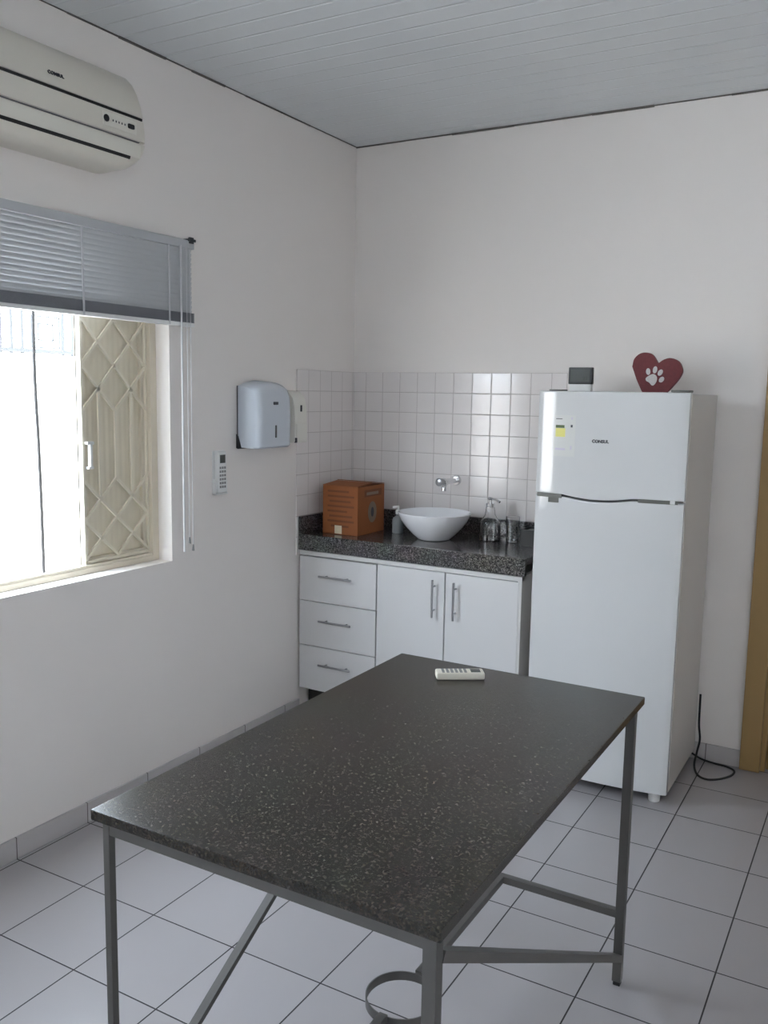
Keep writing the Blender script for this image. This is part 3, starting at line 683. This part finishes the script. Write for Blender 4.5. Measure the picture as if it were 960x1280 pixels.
rh = thing('remote_holder', 'white wall cradle holding a remote control beside the window', 'holder', (0, -1.08, 1.15))
b = MB(); b.box(0, .003, -1.118, -1.042, 1.150, 1.335, .001); b.box(0, .018, -1.118, -1.113, 1.150, 1.215, .001); b.box(0, .018, -1.047, -1.042, 1.150, 1.215, .001); b.box(0, .022, -1.118, -1.042, 1.150, 1.156, .001)
b.build('cradle', M['whitep'], rh)
MB().cyl((.003, -1.08, 1.326), (.006, -1.08, 1.326), .004).build('screw', M['btn'], rh)
def remote(name, label, ox, oy, L, W, T, m_body, mtx):
    r = thing(name, label, 'remote control', mtx.translation)
    def P(o):
        o.data.transform(Matrix(mtx.to_3x3().to_4x4())); return o
    def mk(nm, mb, m, par):
        o = mb
        me = bpy.data.meshes.new(nm); o.bm.to_mesh(me); o.bm.free(); me.materials.append(m)
        me.transform(mtx.to_3x3().to_4x4())
        ob = bpy.data.objects.new(nm, me); COL.objects.link(ob); ob.parent = par
        for p in me.polygons: p.use_smooth = True
        me.set_sharp_from_angle(angle=math.radians(35))
        return ob
    body = mk('body', MB().box(-L / 2, L / 2, -W / 2, W / 2, 0, T, T * .3, 3), m_body, r)
    mk('display', MB().box(L * .22, L * .42, -W * .32, W * .32, T - .001, T + .0008, .0005), M['lcd'], r)
    kp = MB()
    for i in range(6):
        for j in (-1, 0, 1): kp.box(-L * .38 + i * L * .092, -L * .38 + i * L * .092 + L * .055, j * W * .27 - W * .09, j * W * .27 + W * .09, T - .001, T + .0012, .0005)
    mk('buttons', kp, M['btn'], r)
    return r
# in the cradle: length along z, face toward +x
remote('remote_control', 'white remote control held upright in the cradle on the left wall', 0, 0, .175, .054, .022, M['whitep'], Matrix(((0, 0, 1, .0035), (0, 1, 0, -1.08), (-1, 0, 0, 1.2445), (0, 0, 0, 1))) @ Matrix.Rotation(PI, 4, 'Z'))

# ------------------------------------------------------------------ table
TX0, TX1, TY0, TY1, TZ_ = 1.222, 1.958, -2.888, -1.670, 0.801
tb = thing('steel_table', 'tall table with a dark granite top on a grey steel frame', 'table', ((TX0 + TX1) / 2, (TY0 + TY1) / 2, 0))
MB().box(TX0, TX1, TY0, TY1, TZ_ - .021, TZ_, .003).build('granite_top', M['granite'], tb)
LX0, LX1, LY0, LY1 = 1.254, 1.938, -2.873, -1.722; Q = .024; zt = TZ_ - .0215
for x in (LX0, LX1):
    for y in (LY0, LY1):
        q_ = .008 if x == LX0 else Q / 2
        lg = MB().box(x - q_, x + q_, y - q_, y + q_, .012, zt, .002).build('leg', M['steel'], tb)
        MB().box(x - q_ + .003, x + q_ - .002, y - q_ + .003, y + q_ - .003, 0, .013, .001).build('foot', M['rubber'], lg)
for y in (LY0, LY1): MB().bar((LX0 + Q / 2, y, zt - .011), (LX1 - Q / 2, y, zt - .011), Q * .8, .020).build('top_rail', M['steel'], tb, 30)
for x in (LX0 + .004, LX1 - .012): MB().bar((x, LY0 + Q / 2, zt - .009), (x, LY1 - Q / 2, zt - .009), .018, .017).build('top_rail', M['steel'], tb, 30)
for y in (LY0, LY1): MB().bar((LX0 + Q / 2, y, .205), (LX1 - Q / 2, y, .205), .020, .020).build('cross_bar', M['steel'], tb, 30)
xm, ym = (LX0 + LX1) / 2 - .004, -2.318; RR = .085
MB().bar((xm, LY1 - .01, .205), (xm, ym + RR, .205), .020, .020).build('stretcher', M['steel'], tb, 30)
MB().bar((xm, LY0 + .01, .205), (xm, ym - RR, .205), .020, .020).build('stretcher', M['steel'], tb, 30)
MB().lathe((xm, ym, .186), [(RR - .003, 0), (RR, 0), (RR, .022), (RR - .003, .022), (RR - .003, 0)], 64).build('bowl_ring', M['steel'], tb)
MB().bar((LX1, LY0 + .012, .742), (LX1, LY1 - .005, .080), .018, .028, up=(1, 0, 0)).build('diagonal_brace', M['steel'], tb, 30)
MB().bar((LX0, LY1 - .012, .742), (LX0, LY0 + .005, .080), .014, .020, up=(1, 0, 0)).build('diagonal_brace', M['steel'], tb, 30)
# remote lying on the table
a = math.atan2(.067, .103)
c_, s_ = math.cos(a), math.sin(a)
remote('remote_control', 'cream air conditioner remote lying on the dark granite table', 0, 0, .135, .046, .020, M['cream'], Matrix(((c_, -s_, 0, 1.474), (s_, c_, 0, -1.792), (0, 0, 1, TZ_ + .0004), (0, 0, 0, 1))))
